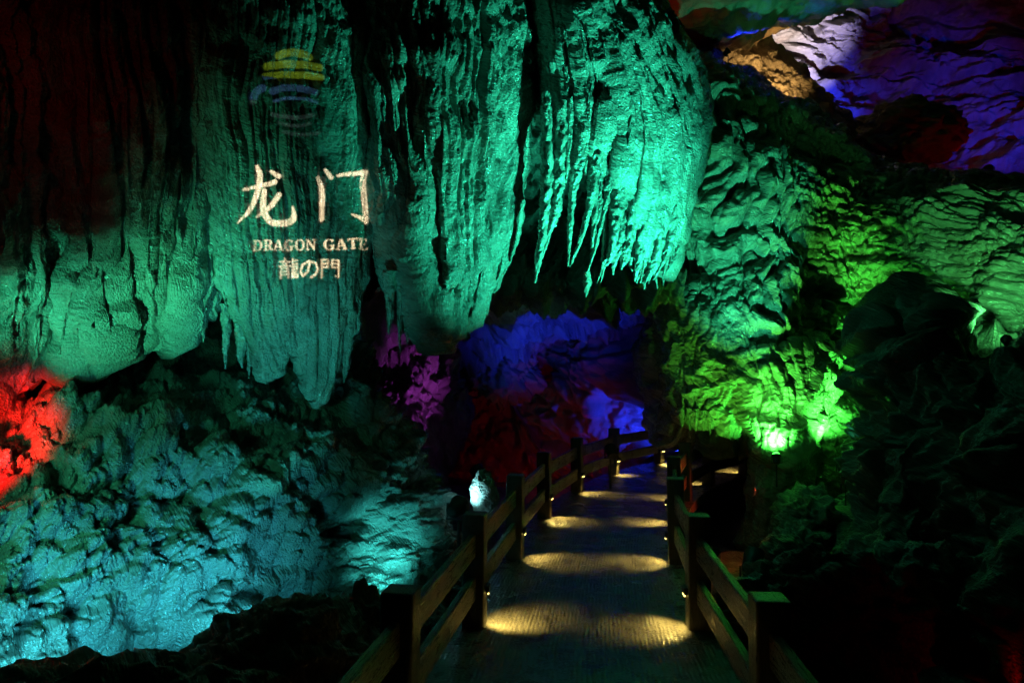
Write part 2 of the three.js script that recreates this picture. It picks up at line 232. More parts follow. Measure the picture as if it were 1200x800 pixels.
mesh('drapery_wall', sheet(620, 470, columnWall, (p, u, v) => {
  const drape = smooth(0.50, 0.36, u) * smooth(0.08, 0.22, v), wp = fbm(p.x * 0.8, p.y * 0.4, p.z * 0.8, 3);
  let h = 0.12 * fbm(p.x * 0.8, p.y * 0.8, p.z * 0.8, 2);
  // overlapping scales: stretched across, undercut below
  const a = u * 8.5, b = v * 6.2, scale = knob2(a + 0.3 * wp, b * 1.7, 0.22, 5, 0.25), slab = knob2(a, b * 1.3 + 0.3 * wp, 0.6, 6, 0.2), fine = knob2(a, b * 1.5, 0.11, 7, 0.2);
  h += (1 - 0.75 * drape) * (0.105 * scale + 0.07 * slab + 0.02 * fine) + drape * 0.012 * scale;
  // draperies: vertical folds, stepped across
  h += drape * (0.22 * folds(p.x * 3.2 + p.z * 1.2 + wp * 1.2, 21) + 0.06 * folds(p.x * 8 + wp * 2, 22) + 0.05 * smooth(0.3, 0.9, 0.5 + 0.5 * Math.sin(p.y * 11 + 3 * wp + 2 * noise(p.x * 3, p.y, p.z))));
  // ledge where the upper apron ends over the lower shell, and two diagonal clefts
  h += 0.16 * smooth(0.58, 0.53, v + 0.05 * noise(p.x * 2.2, p.z, 0) + 0.02 * noise(p.x * 7, 0, 0)) * smooth(0.12, 0.3, v) * smooth(0.4, 0.3, u);
  h -= 0.35 * smooth(0.035, 0.0, Math.abs(v - 0.66 - 0.28 * (u - 0.47) - 0.02 * noise(p.x * 4, p.y * 4, 1))) * smooth(0.40, 0.46, u) * smooth(0.66, 0.58, u);
  h -= 0.35 * smooth(0.03, 0.0, Math.abs(v - 0.80 + 0.5 * (u - 0.47) - 0.02 * noise(p.x * 4, p.y * 4, 2))) * smooth(0.42, 0.46, u) * smooth(0.62, 0.56, u);
  h += 0.010 * fbm(p.x * 14, p.y * 14, p.z * 14, 2);
  return h;
}), M.flow, column);
// lower bulging shell and trunk
const shellD = (px, py) => 10.1 + 0.0012 * Math.abs(px - 850);
function pillarLobe(o) {
  const nu = o.nu, nv = o.nv;
  return mesh(o.name, sheet(nu, nv, (u, v, out) => {
    const vv = Math.min(1, v / 0.94), over = v > 0.94 ? (v - 0.94) / 0.06 : 0, a = lerp(-0.62, 0.62, u) * Math.PI, l = curve(o.left, vv), r = curve(o.right, vv), cx = (l + r) / 2, hw = (r - l) / 2;
    const t = Math.sin(a), px = cx + hw * t, yb = poly(o.bottom, 0.5 + 0.5 * t) + (o.drip ?? 6) * fbm(u * 16, o.seed, 2, 2), py = lerp(o.top, yb, vv) - over * 18, d = o.d - (Math.cos(a) - 0.2) * o.depth * (0.3 + 0.7 * smooth(0, 0.4, vv)) + 0.8 * (1 - smooth(0, 0.22, vv)) + over * o.depth * 0.8;
    return at(px, py, d, out);
  }, (p, u, v) => {
    const wp = fbm(p.x * 0.9, p.y * 0.5, p.z * 0.9 + o.seed, 3);
    let h = o.amp * folds(u * o.per + wp * 1.1, o.seed) + o.amp * 0.4 * folds(u * o.per * 2.6 + wp * 2, o.seed + 2);
    h += o.amp * 0.55 * Math.pow(0.5 + 0.5 * Math.sin(p.y * o.beads + 3 * wp + 2.5 * noise(p.x * 2.5, p.y * 1.2, p.z * 2.5)), 2) + 0.03 * knobs(p.x, p.y * 1.3, p.z, 0.1) + 0.012 * fbm(p.x * 13, p.y * 13, p.z * 13, 2) + 0.05 * fbm(p.x * 1.6, p.y * 1.6, p.z * 1.6, 2);
    return h * Math.min(1, (1 - v) * 9 + 0.2);
  }), M.flow, column);
}
pillarLobe({ name: 'drapery', seed: 31, nu: 260, nv: 300, top: 300, left: [[0, 792], [0.3, 782], [0.7, 784], [1, 800]], right: [[0, 900], [0.4, 918], [0.75, 915], [1, 890]], bottom: [[0, 488], [0.2, 490], [0.5, 500], [0.75, 508], [1, 505]], d: 10.4, depth: 0.75, amp: 0.09, per: 8, beads: 14 });
pillarLobe({ name: 'drapery', seed: 33, nu: 220, nv: 260, top: 385, left: [[0, 850], [0.3, 838], [0.6, 862], [1, 888]], right: [[0, 950], [0.4, 975], [0.7, 965], [1, 948]], bottom: [[0, 520], [0.4, 540], [0.7, 545], [1, 520]], d: 10.0, depth: 0.6, amp: 0.1, per: 7, beads: 13 });
pillarLobe({ name: 'trunk', seed: 35, nu: 180, nv: 260, top: 440, left: [[0, 890], [0.4, 888], [0.8, 884], [1, 868]], right: [[0, 965], [0.5, 952], [0.8, 958], [1, 985]], bottom: [[0, 640], [0.5, 640], [1, 640]], d: 10.1, depth: 0.55, amp: 0.08, per: 5, beads: 9, drip: 0 });
pillarLobe({ name: 'side_lobe', seed: 37, nu: 160, nv: 180, top: 450, left: [[0, 940], [1, 945]], right: [[0, 1020], [1, 1030]], bottom: [[0, 600], [1, 600]], d: 10.3, depth: 0.5, amp: 0.05, per: 5, beads: 22, drip: 0 });
{ const r = rng(8); for (let i = 0; i < 16; i++) { const x = 798 + 90 * (i + r()) / 16, y = 488 + (x - 798) * 0.18; strip([[x, y - 12, 4], [x, y + 4, 2.4], [x + 1, y + 10 + 8 * r(), 0.6]], 'stalactite', -0.42 + 0.2 * r(), M.wet, column, () => 10.2); } }

// ───────────────────────── ground, shell of the cave, far rooms ─────────────────────────
const groundY = (x, z) => -0.75 + 0.35 * smooth(2.6, 6, x) + 0.25 * fbm(x * 0.35, 0, z * 0.35, 3);
function floorSheet() {
  return sheet(420, 420, (u, v, out) => out.set(lerp(-16, 22, u), 0, lerp(-34, 8, v)), (p) => { const g = groundY(p.x, p.z); return g + 0.08 * knobs(p.x, 0, p.z, 0.5) + 0.04 * fbm(p.x * 2.4, 1, p.z * 2.4, 3); }, { tone: 0.75 });
}
struct(mesh('cave_floor', floorSheet(), M.dry), 'uneven dark cave floor below the walkway');
struct(mesh('cave_wall', sheet(420, 260, (u, v, out) => { const a = u * TAU, b = v * Math.PI; return out.set(3 + 21 * Math.sin(b) * Math.cos(a), 2 + 13 * Math.cos(b), -13 + 27 * Math.sin(b) * Math.sin(a)); }, (p) => 1.8 * fbm(p.x * 0.12, p.y * 0.2, p.z * 0.12, 4) + 0.5 * fbm(p.x * 0.6, p.y * 0.9, p.z * 0.6, 4), { flip: true }), M.far), 'outer rock wall and roof that close the cave');

// strata: ledges of bedded rock
function ledges(p, f, amp, tilt = 0.25) { const w = fbm(p.x * 0.35, p.y * 0.35, p.z * 0.35, 4), t = (p.y + tilt * p.x + 0.5 * w) * f, i = Math.floor(t), k = t - i; return amp * (h3(i, 3, 1, 2) * (1 - smooth(0.82, 1, k)) + h3(i + 1, 3, 1, 2) * smooth(0.82, 1, k)) ; }
const crag = (p, k = 1) => { const a = p.x + 0.4 * p.z, b = p.y + 0.16 * p.x + 0.25 * noise(p.x * 0.4, p.y * 0.2, p.z * 0.4); return 0.3 * fbm(p.x * 0.35, p.y * 0.6, p.z * 0.35, 3) + ledges(p, 0.9 * k, 1.3, 0.16) + ledges(p, 2.3 * k, 0.22, 0.16) + 0.3 * blocks(a * 0.3 * k, b * k, 0.8, 12) + 0.05 * fbm(p.x * 2.5, p.y * 4, p.z * 2.5, 4); };

// tunnel beyond the gate: back wall, blue roof, purple outcrop
struct(mesh('tunnel_wall', sheet(330, 240, netOf([360, 430, 500, 600, 690, 760, 830, 920], [300, 360, 420, 480, 540, 620], [[17, 18, 19, 19, 18, 17, 17, 17], [15, 16.5, 18, 18, 17.5, 17, 17, 17], [14, 16, 17.5, 18, 17, 16, 17, 17.5], [13.5, 15, 17, 17.5, 16.6, 16.2, 17, 18], [13, 14.5, 16.5, 17, 17, 17, 18, 18.5], [12.5, 14, 16, 17, 17.5, 18, 18.5, 19]]), (p) => 0.7 * crag(p, 1.3) + 0.14 * knobs(p.x, p.y, p.z, 0.34) + 0.05 * fbm(p.x * 4, p.y * 5, p.z * 4, 3) + 0.12 * ridged(p.x * 1.1 + p.y * 0.6, p.y * 1.6, p.z * 1.1, 4) + 0.05 * knobs(p.x, p.y, p.z, 0.2)), M.far), 'back wall of the tunnel, blue and dark red');
struct(mesh('tunnel_roof', sheet(330, 200, netOf([400, 470, 540, 620, 700, 770, 840], [[330, 325, 315, 300, 290, 280, 280], [368, 362, 350, 338, 326, 316, 310], [400, 392, 378, 362, 346, 336, 330], [425, 415, 400, 384, 366, 352, 345], [430, 420, 404, 380, 362, 345, 335]], [[9.6, 10, 10.4, 10.8, 11.2, 11.6, 12], [10.6, 11, 11.4, 11.8, 12.2, 12.6, 13], [12.2, 12.6, 13, 13.4, 13.8, 14, 14.2], [13.6, 14, 14.4, 14.8, 15.2, 15.6, 16], [18, 18, 18, 18, 18, 18, 18]]), (p) => 0.3 * fbm(p.x * 0.7, p.y * 0.9, p.z * 0.5, 4) + 0.35 * blocks(p.x * 0.4, p.z * 0.8 + p.x * 0.6, 0.8, 15) + 0.5 * Math.abs(((p.z * 0.55 + p.x * 0.5 + 0.5 * noise(p.x * 0.5, 1, p.z * 0.5)) % 1 + 1) % 1 - 0.3) + 0.05 * fbm(p.x * 5, p.y * 5, p.z * 5, 3)), M.far), 'jagged tunnel roof lit deep blue');

function boulder(name, c, size, seed, o = {}) {           // an angular or rounded block standing at c (its middle)
  const g = sheet(o.n ?? 110, o.n2 ?? 70, (u, v, out) => { const a = u * TAU, b = v * Math.PI; return out.set(Math.sin(b) * Math.cos(a), Math.cos(b), Math.sin(b) * Math.sin(a)); }, () => 0, { flip: true });
  const P = g.attributes.position, q = new THREE.Vector3(), r = rng(seed), planes = Array.from({ length: o.facets ?? 12 }, () => { const n = new THREE.Vector3(r() * 2 - 1, r() * 2 - 1, r() * 2 - 1).normalize(); return [n, 0.62 + 0.3 * r()]; });
  const col = [0, 0, 0], C = g.attributes.color, U = g.attributes.uv, yaw = o.yaw ?? 0;
  for (let i = 0; i < P.count; i++) {
    q.fromBufferAttribute(P, i).normalize(); let k = 1; for (const [n, d] of planes) { const e = n.dot(q); if (e > 0) k = Math.min(k, lerp(1, d / e, o.sharp ?? 0.9)); }
    k *= 1 + (o.rough ?? 0.1) * fbm(q.x * 2 + seed, q.y * 2, q.z * 2, 6, 0.55); q.multiplyScalar(k); q.set(q.x * size[0], q.y * size[1], q.z * size[2]);
    if (o.knob) { const s = o.knob, m = 1 + 0.25 * s / Math.max(...size) * knobs(q.x + seed, q.y, q.z, s) * 3; q.multiplyScalar(m); }
    q.applyAxisAngle(new THREE.Vector3(0, 1, 0), yaw); P.setXYZ(i, q.x, q.y, q.z); q.x += c.x; q.y += c.y; q.z += c.z;
    stone(q, o.tone, col); C.setXYZ(i, ...col); U.setXY(i, (q.x * 0.8 - q.z * 0.6 + q.y * 0.25) / 1.6, (q.y * 0.9 + q.z * 0.4) / 1.6);
  }
  g.computeVertexNormals(); const m = mesh(name, g, o.mat ?? M.dry); m.position.copy(c); return m;
}
tag(boulder('rock_outcrop', at(478, 470, 12.2), [1.0, 1.25, 1.2], 41, { facets: 10, rough: 0.2, n: 260, n2: 170 }), 'blocky rock outcrop with a purple lit upper face, behind the knobbly mound', 'rock', 'tunnel rocks');
tag(boulder('rock_outcrop', at(520, 500, 12.6), [0.55, 0.8, 0.9], 43, { facets: 9, rough: 0.14 }), 'angular grey block leaning on the purple lit outcrop', 'rock', 'tunnel rocks');
tag(boulder('rock_outcrop', at(468, 560, 11.6), [0.75, 1.1, 0.9], 44, { facets: 10, rough: 0.16 }), 'dark block under the purple lit outcrop', 'rock', 'tunnel rocks');
tag(boulder('rock_outcrop', at(590, 435, 15), [0.75, 0.8, 0.8], 47, { facets: 9, rough: 0.2 }), 'block with a bright blue face under the tunnel roof', 'rock', 'tunnel rocks');

// upper room seen over the ridge
struct(mesh('cave_ceiling', sheet(300, 140, netOf([640, 720, 790, 850, 920, 1000, 1100, 1250], [[-220, -220, -220, -220, -220, -240, -260, -260], [-90, -90, -90, -95, -100, -110, -130, -150], [20, 18, 12, 4, -10, -24, -40, -60], [52, 56, 54, 44, 26, 2, -22, -45], [40, 46, 46, 36, 18, -6, -30, -50]], [[9, 9, 9, 9, 9, 9, 9, 9], [10, 10, 10, 10, 10, 10, 10, 10], [12, 12, 12, 12, 12, 12, 12, 12], [14, 14, 14, 14, 14, 14, 14, 14], [18, 18, 18, 18, 18, 18, 18, 18]]), (p) => 0.18 * fbm(p.x * 0.6, p.y * 0.8, p.z * 0.6, 4) + 0.12 * ridged(p.x * 1.2, p.y, p.z * 1.4, 4)), M.far), 'low rock ceiling slab lit blue along its lip');
struct(mesh('upper_chamber_wall', sheet(520, 260, netOf([780, 860, 930, 1000, 1080, 1160, 1260, 1400], [-60, 0, 60, 120, 180, 240], [[19.4, 19.6, 20, 20.5, 20.3, 19.8, 19, 18], [19.8, 20, 20.4, 20.8, 20.6, 20, 19.2, 18.2], [20.4, 20.6, 21, 21.3, 21, 20.4, 19.6, 18.4], [20.4, 20.6, 21, 21.2, 20.8, 20.2, 19.4, 18.2], [19.8, 20, 20.4, 20.4, 20, 19.4, 18.6, 17.6], [18.6, 18.8, 19.2, 19.2, 18.8, 18.2, 17.4, 16.6]]), (p) => crag(p) - 0.3), M.far), 'bedded rock of the upper chamber lit blue and pale violet');
tag(mesh('rubble_slope', sheet(220, 140, netOf([790, 830, 870, 910, 950, 1000], [[36, 30, 28, 58, 96, 150], [50, 42, 40, 70, 108, 165], [84, 84, 92, 112, 138, 190], [140, 150, 150, 160, 180, 220]], [[18, 18, 18, 17.8, 17.5, 17.2], [16.2, 16, 16, 16, 15.8, 15.6], [15.6, 15.4, 15.4, 15.4, 15.2, 15], [14.8, 14.8, 14.8, 14.8, 14.6, 14.4]]), (p) => 0.09 * knobs(p.x, p.y, p.z, 0.22) + 0.12 * fbm(p.x * 1.2, p.y * 1.2, p.z * 1.2, 4) + 0.04 * knobs(p.x, p.y, p.z, 0.09)), M.dry), 'orange lit gravelly slope rising behind the dark ridge', 'slope');
tag(boulder('boulder', at(1055, 160, 15.8), [1.2, 0.75, 1.0], 51, { facets: 9, rough: 0.12, n: 160, n2: 90 }), 'dark red rounded boulder behind the ridge, under the blue lit beds', 'boulder');

// dark rocks that stand in front
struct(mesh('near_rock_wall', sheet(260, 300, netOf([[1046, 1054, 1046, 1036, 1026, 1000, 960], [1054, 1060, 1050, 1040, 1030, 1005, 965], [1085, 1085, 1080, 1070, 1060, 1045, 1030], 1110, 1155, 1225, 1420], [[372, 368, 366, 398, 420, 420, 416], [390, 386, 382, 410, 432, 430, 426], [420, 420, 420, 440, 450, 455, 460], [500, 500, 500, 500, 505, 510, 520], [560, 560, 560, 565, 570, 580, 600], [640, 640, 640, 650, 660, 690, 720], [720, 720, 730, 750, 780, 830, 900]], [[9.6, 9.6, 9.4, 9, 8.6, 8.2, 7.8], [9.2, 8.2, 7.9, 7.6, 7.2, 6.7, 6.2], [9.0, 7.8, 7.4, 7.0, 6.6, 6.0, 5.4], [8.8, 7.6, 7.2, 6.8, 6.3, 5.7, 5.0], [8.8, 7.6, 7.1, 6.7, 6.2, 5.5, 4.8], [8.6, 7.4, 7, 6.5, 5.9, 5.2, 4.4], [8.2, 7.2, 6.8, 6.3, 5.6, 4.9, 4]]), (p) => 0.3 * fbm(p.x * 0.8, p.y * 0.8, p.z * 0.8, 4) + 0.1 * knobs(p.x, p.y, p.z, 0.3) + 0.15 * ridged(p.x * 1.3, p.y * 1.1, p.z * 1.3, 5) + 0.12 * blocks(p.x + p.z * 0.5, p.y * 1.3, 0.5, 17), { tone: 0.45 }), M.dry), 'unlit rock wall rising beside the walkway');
for (const [px, py, d, s, sd, lab] of [[345, 790, 4.5, [0.65, 0.42, 0.5], 61, 'low dark boulder at the foot of the cyan lit mound'], [220, 850, 4.0, [0.7, 0.4, 0.5], 62, 'dark reddish boulder lying before the cyan mound'], [425, 760, 5.0, [0.42, 0.42, 0.45], 63, 'small dark boulder between the mound and the railing'], [80, 900, 3.4, [0.9, 0.42, 0.6], 64, 'wide dark boulder at the lower end of the mound'], [505, 735, 6.6, [0.35, 0.45, 0.5], 65, 'dark boulder tucked behind the near railing post']])
  tag(boulder('boulder', at(px, py, d), s, sd, { facets: 10, rough: 0.14, tone: 0.8 }), lab, 'boulder');
for (const [px, py, d, s, sd, lab] of [[965, 735, 5.3, [0.75, 0.5, 0.4], 75, 'low unlit boulder in front of the teal floodlights beside the railing'], [935, 650, 8.6, [0.42, 0.4, 0.5], 71, 'dark boulder at the foot of the green flowstone column'], [1060, 690, 6.9, [0.7, 0.5, 0.6], 72, 'large unlit boulder beside the walkway below the column'], [1085, 700, 5.6, [0.55, 0.4, 0.45], 73, 'boulder with a faint red face near the unlit wall'], [950, 610, 8.9, [0.4, 0.4, 0.5], 74, 'small boulder under the second green floodlight']])
  tag(boulder('boulder', at(px, py, d), s, sd, { facets: 10, rough: 0.16, tone: 0.8 }), lab, 'boulder');

// ───────────────────────── walkway and railings ─────────────────────────
const V = (x, d) => new THREE.Vector3(x, 0, -d);
const leftPosts = [V(-1.0, -0.1), V(-0.78, 1.72), V(-0.535, 3.53), V(-0.27, 5.34), V(0.03, 7.2), V(0.40, 9.1), V(0.97, 10.95), V(1.76, 12.7), V(2.85, 14.2), V(4.35, 15.3), V(6.1, 15.9), V(7.9, 16.1)];
const rightPosts = [V(0.85, -0.2), V(1.05, 1.6), V(1.19, 3.42), V(1.33, 5.28), V(1.56, 7.0), V(1.92, 8.7), V(2.42, 10.25), V(3.1, 11.6), V(4.05, 12.8), V(5.25, 13.6), V(6.7, 13.9), V(8.2, 14.0)];
const leftC = new THREE.CatmullRomCurve3(leftPosts), rightC = new THREE.CatmullRomCurve3(rightPosts);
{
  const nu = 330, nv = 420, P = new Float32Array(nu * nv * 3), U = new Float32Array(nu * nv * 2), C = new Float32Array(nu * nv * 3), I = [], a = new THREE.Vector3(), b = new THREE.Vector3();
  for (let j = 0; j < nv; j++) {
    leftC.getPoint(j / (nv - 1), a); rightC.getPoint(j / (nv - 1), b);
    for (let i = 0; i < nu; i++) {
      let t = i / (nu - 1), y; const edge = i === 0 || i === nu - 1; t = lerp(-0.09, 1.09, t);
      const x = lerp(a.x, b.x, t), z = lerp(a.z, b.z, t), rib = Math.abs(Math.sin(t * Math.PI * 55)); y = edge ? -0.12 : 0.0045 * Math.pow(rib, 0.7) * (0.7 + 0.5 * noise(x * 9, 0, z * 3)) + 0.006 * noise(x * 2, 4, z * 2) + 0.003 * noise(x * 26, 4, z * 9) - 0.006;
      P.set([x, y, z], (j * nu + i) * 3); U.set([x / 1.6, z / 1.6], (j * nu + i) * 2); const s = 0.135 + 0.045 * fbm(x * 2, 0, z * 2, 3) - 0.05 * smooth(0.2, 0.7, noise(x * 5, 2, z * 1.3)); C.set([s, s * 0.92, s * 0.78], (j * nu + i) * 3);
    }
  }
  for (let j = 0; j < nv - 1; j++) for (let i = 0; i < nu - 1; i++) { const k = j * nu + i; I.push(k, k + 1, k + nu, k + 1, k + nu + 1, k + nu); }
  const g = new THREE.BufferGeometry(); g.setAttribute('position', new THREE.BufferAttribute(P, 3)); g.setAttribute('uv', new THREE.BufferAttribute(U, 2)); g.setAttribute('color', new THREE.BufferAttribute(C, 3)); g.setIndex(I); g.computeVertexNormals();
  struct(mesh('walkway', g, new THREE.MeshPhysicalMaterial({ vertexColors: true, roughness: 0.75, roughnessMap: wetness, bumpMap: grit, bumpScale: 0.006 })), 'wet ribbed walkway deck curving through the cave');
}
const woodTex = grain(512, (u, v) => 0.5 + 0.35 * tileNoise(u, v * 0.12 + 0.2, 60, 2) + 0.15 * tileNoise(u, v, 120, 5));
const postMat = new THREE.MeshPhysicalMaterial({ color: new THREE.Color(0.07, 0.064, 0.049), roughness: 0.9, roughnessMap: wetness, bumpMap: woodTex, bumpScale: 0.006 });
const railMat = new THREE.MeshPhysicalMaterial({ color: new THREE.Color(0.085, 0.077, 0.057), roughness: 0.8, roughnessMap: wetness, bumpMap: woodTex, bumpScale: 0.007 });
const postGeo = new RoundedBoxGeometry(0.16, 1.0, 0.16, 3, 0.014);
const metal = new THREE.MeshStandardMaterial({ color: new THREE.Color(0.05, 0.05, 0.055), roughness: 0.5, metalness: 0.6 });
const jit = rng(91), tint = (m, k) => { const c = m.clone(); c.color.multiplyScalar(k); return c; }, postMats = [postMat, tint(postMat, 0.7), tint(postMat, 1.3)], railMats = [railMat, tint(railMat, 0.75), tint(railMat, 1.25)], boltGeo = new THREE.CylinderGeometry(0.011, 0.011, 0.012, 8).rotateZ(Math.PI / 2);
function railing(posts, inward, label) {
  const r = tag(group('railing', [posts[0].x, 0, posts[0].z]), label, 'railing', 'railings along the walkway'), o = posts[0];
  posts.forEach((p, i) => {
    const nx = posts[Math.min(i + 1, posts.length - 1)], pv = posts[Math.max(i - 1, 0)], yaw = Math.atan2(nx.x - pv.x, nx.z - pv.z);
    const po = mesh('post', postGeo, postMats[Math.floor(jit() * 3)], r); po.position.set(p.x - o.x, 0.3, p.z - o.z); po.rotation.set(0.03 * (jit() - 0.5), yaw + 0.08 * (jit() - 0.5), 0.03 * (jit() - 0.5)); po.scale.y = 1 + 0.03 * (jit() - 0.5);
    if (i + 1 < posts.length) {
      const q = posts[i + 1], len = p.distanceTo(q), y2 = Math.atan2(q.x - p.x, q.z - p.z);
      for (const y of [0.575, 0.275]) { const b = mesh('rail', new RoundedBoxGeometry(0.05, 0.165, len - 0.15, 2, 0.012), railMats[Math.floor(jit() * 3)], r); b.position.set((p.x + q.x) / 2 - o.x, y, (p.z + q.z) / 2 - o.z); b.rotation.y = y2; b.rotation.z = 0.05 * (jit() - 0.5); b.position.y += 0.02 * (jit() - 0.5);
        for (const e of [-1, 1]) for (const k of [-0.04, 0.04]) { const bo = mesh('bolt', boltGeo, metal, b); bo.position.set(inward * 0.027, k, e * (len / 2 - 0.14)); } }
    }
  });
  return r;
}
railing(leftPosts, 1, 'brown two-rail post railing on the side of the knobbly mound');
railing(rightPosts, -1, 'brown two-rail post railing on the side of the green column');

// ───────────────────────── lamps ─────────────────────────
function glowMat(c, k) { return new THREE.MeshStandardMaterial({ color: 0x111111, emissive: new THREE.Color(...c), emissiveIntensity: k, roughness: 0.4 }); }
function aimed(light, pos, target, radius) { light.position.copy(pos); light.target.position.copy(target); light.castShadow = true; light.shadow.radius = radius; light.shadow.mapSize.set(1024, 1024); light.shadow.camera.near = 0.02; scene.add(light, light.target); return light; }
// low amber step lights on the inner face of the posts
const hoodGeo = new RoundedBoxGeometry(0.03, 0.05, 0.1, 2, 0.008), lensGeo = new THREE.BoxGeometry(0.008, 0.016, 0.07);
const amber = [1.0, 0.72, 0.17], amberGlow = glowMat(amber, 6);
function stepLights(posts, others, label, from, to, key) {
  for (let i = from; i <= to; i++) {
    const p = posts[i], q = others[i], dir = q.clone().sub(p).setY(0).normalize(), yaw = Math.atan2(-dir.z, dir.x);
    const g = tag(group('step_light', [p.x + dir.x * 0.095, 0.26, p.z + dir.z * 0.095]), label, 'light', key); g.rotation.y = yaw;
    mesh('hood', hoodGeo, metal, g); const l = mesh('lamp_lens', lensGeo, amberGlow, g); l.position.set(0.006, -0.03, 0);
    const at0 = new THREE.Vector3(p.x + dir.x * 0.125, 0.225, p.z + dir.z * 0.125), to0 = new THREE.Vector3(p.x + dir.x * 0.25 + 0.1 * (flick() - 0.5), 0, p.z + dir.z * 0.25 + 0.16 * (flick() - 0.5));
    aimed(new THREE.SpotLight(new THREE.Color(...amber), STEP * (0.75 + 0.5 * flick()), 0, 0.86, 0.45, 2), at0, to0, 1.2).name = 'step_lamp';
  }
}
const STEP = 1.75, flick = rng(77);
stepLights(leftPosts, rightPosts, 'small amber step light on a post beside the knobbly mound', 2, 10, 'step lights on the mound side posts');
stepLights(rightPosts, leftPosts, 'small amber step light on a post beside the green column', 2, 10, 'step lights on the column side posts');

// floodlights on brackets
const canGeo = new THREE.LatheGeometry([[0, -0.16], [0.05, -0.16], [0.075, -0.13], [0.085, -0.02], [0.10, 0.0], [0.10, 0.03], [0.092, 0.03], [0.09, 0.005], [0, 0.0]].map(([x, y]) => new THREE.Vector2(x, y)), 28);
canGeo.rotateX(Math.PI / 2); const glassGeo = new THREE.CylinderGeometry(0.088, 0.088, 0.012, 28); glassGeo.rotateX(Math.PI / 2); glassGeo.translate(0, 0, 0.012);
const snootGeo = new THREE.LatheGeometry([[0.1, 0.02], [0.104, 0.2], [0.098, 0.2], [0.094, 0.02]].map(([x, y]) => new THREE.Vector2(x, y)), 28).rotateX(Math.PI / 2), bulbGeo = new THREE.SphereGeometry(0.088, 24, 16).scale(1, 1, 0.9).translate(0, 0, 0.02);
const yokeGeo = mergeGeometries([new THREE.BoxGeometry(0.012, 0.15, 0.03).translate(0.105, -0.05, -0.04), new THREE.BoxGeometry(0.012, 0.15, 0.03).translate(-0.105, -0.05, -0.04), new THREE.BoxGeometry(0.222, 0.012, 0.05).translate(0, -0.128, -0.04)]);
const standGeo = new THREE.CylinderGeometry(0.015, 0.02, 0.5, 10).translate(0, -0.38, 0);
function flood(pos, target, color, power, label, o = {}) {
  const g = tag(group('floodlight', pos.toArray()), label, 'floodlight', o.group), dir = target.clone().sub(pos).normalize();
  g.scale.setScalar(o.size ?? 1); const head = mesh('housing', canGeo, metal, g); head.lookAt(target);
  if (o.snoot) mesh('snoot', snootGeo, metal, head);
  mesh('lamp_lens', o.bulb ? bulbGeo : glassGeo, glowMat(color, o.glow ?? 3), head);
  const yoke = mesh('bracket', yokeGeo, metal, g); yoke.rotation.y = Math.atan2(dir.x, dir.z); mesh('stand', standGeo, metal, g);
  aimed(new THREE.SpotLight(new THREE.Color(...color), power * 1.35, 0, o.angle ?? 0.6, o.pen ?? 0.6, 2), pos.clone().addScaledVector(dir, o.bulb ? 0.115 : 0.06), target, o.soft ?? 2.5).name = 'flood_lamp';
  return g;
}
const TEAL = [0.03, 1.0, 0.60], CYAN = [0.045, 0.72, 1.0], GREEN = [0.06, 1.0, 0.07], BLUE = [0.012, 0.03, 1.0], RED = [1.0, 0.006, 0.005], VIOLET = [0.62, 0.07, 0.95], MINT = [0.04, 0.85, 0.42], WHITE = [1.0, 0.85, 0.9], ORANGE = [1.0, 0.55, 0.16];
const P3 = (x, y, d) => new THREE.Vector3(x, y, -d);
// teal: the bell and the ribbed lobe, from the column side
flood(P3(2.75, 0.0, 6.3), at(705, 160, 8.2), TEAL, 310, 'teal floodlight aimed up at the hanging drapery from the column side', { angle: 0.36, pen: 0.8, snoot: true });
flood(P3(2.6, -0.15, 6.7), at(858, 235, 10.6), [0.04, 1.0, 0.46], 140, 'second teal floodlight, aimed at the upper apron of the column', { angle: 0.23, pen: 0.8, snoot: true });
flood(P3(2.95, 0.05, 5.95), at(535, 190, 7.6), TEAL, 190, 'weaker teal floodlight aimed at the ribbed middle of the drapery', { angle: 0.3, pen: 1.0, snoot: true });
// mint and cyan: wall end of the curtain and the mound
flood(at(-170, 690, 4.0), at(160, 320, 6.2), MINT, 66, 'green floodlight at the wall end of the mound, aimed at the drapery above', { angle: 0.40, pen: 1.0 });
flood(at(300, 770, 5.0), at(340, 390, 6.9), [0.04, 0.75, 0.65], 20, 'floodlight behind the low boulder aimed at the lettered drapery', { angle: 0.42, pen: 0.9 });
flood(at(250, 800, 4.7), at(250, 660, 6.2), CYAN, 13, 'cyan floodlight at the middle of the mound foot', { soft: 9, angle: 0.6, pen: 0.9 });
flood(at(40, 850, 4.0), at(60, 720, 5.2), CYAN, 12, 'cyan floodlight at the wall end of the mound foot', { soft: 9, angle: 0.6, pen: 0.9 });
flood(at(455, 715, 6.3), at(455, 645, 7.3), [0.05, 0.85, 0.85], 9, 'cyan floodlight between the mound and the railing', { soft: 9, angle: 0.6, pen: 0.9 });
flood(P3(-3.3, 1.2, 3.2), at(130, 600, 6.0), MINT, 9, 'dim green floodlight facing the mound', { soft: 9, angle: 0.5, pen: 1.0 });
// red in the cleft at the wall end
flood(at(-110, 580, 4.3), at(4, 520, 5.9), RED, 70, 'red floodlight in the cleft at the wall end of the mound', { angle: 0.33, pen: 0.8 });
flood(at(-160, -60, 3.6), at(60, 120, 5.6), RED, 0.22, 'faint red floodlight on the roof over the wall end', { angle: 0.6, pen: 0.9 });
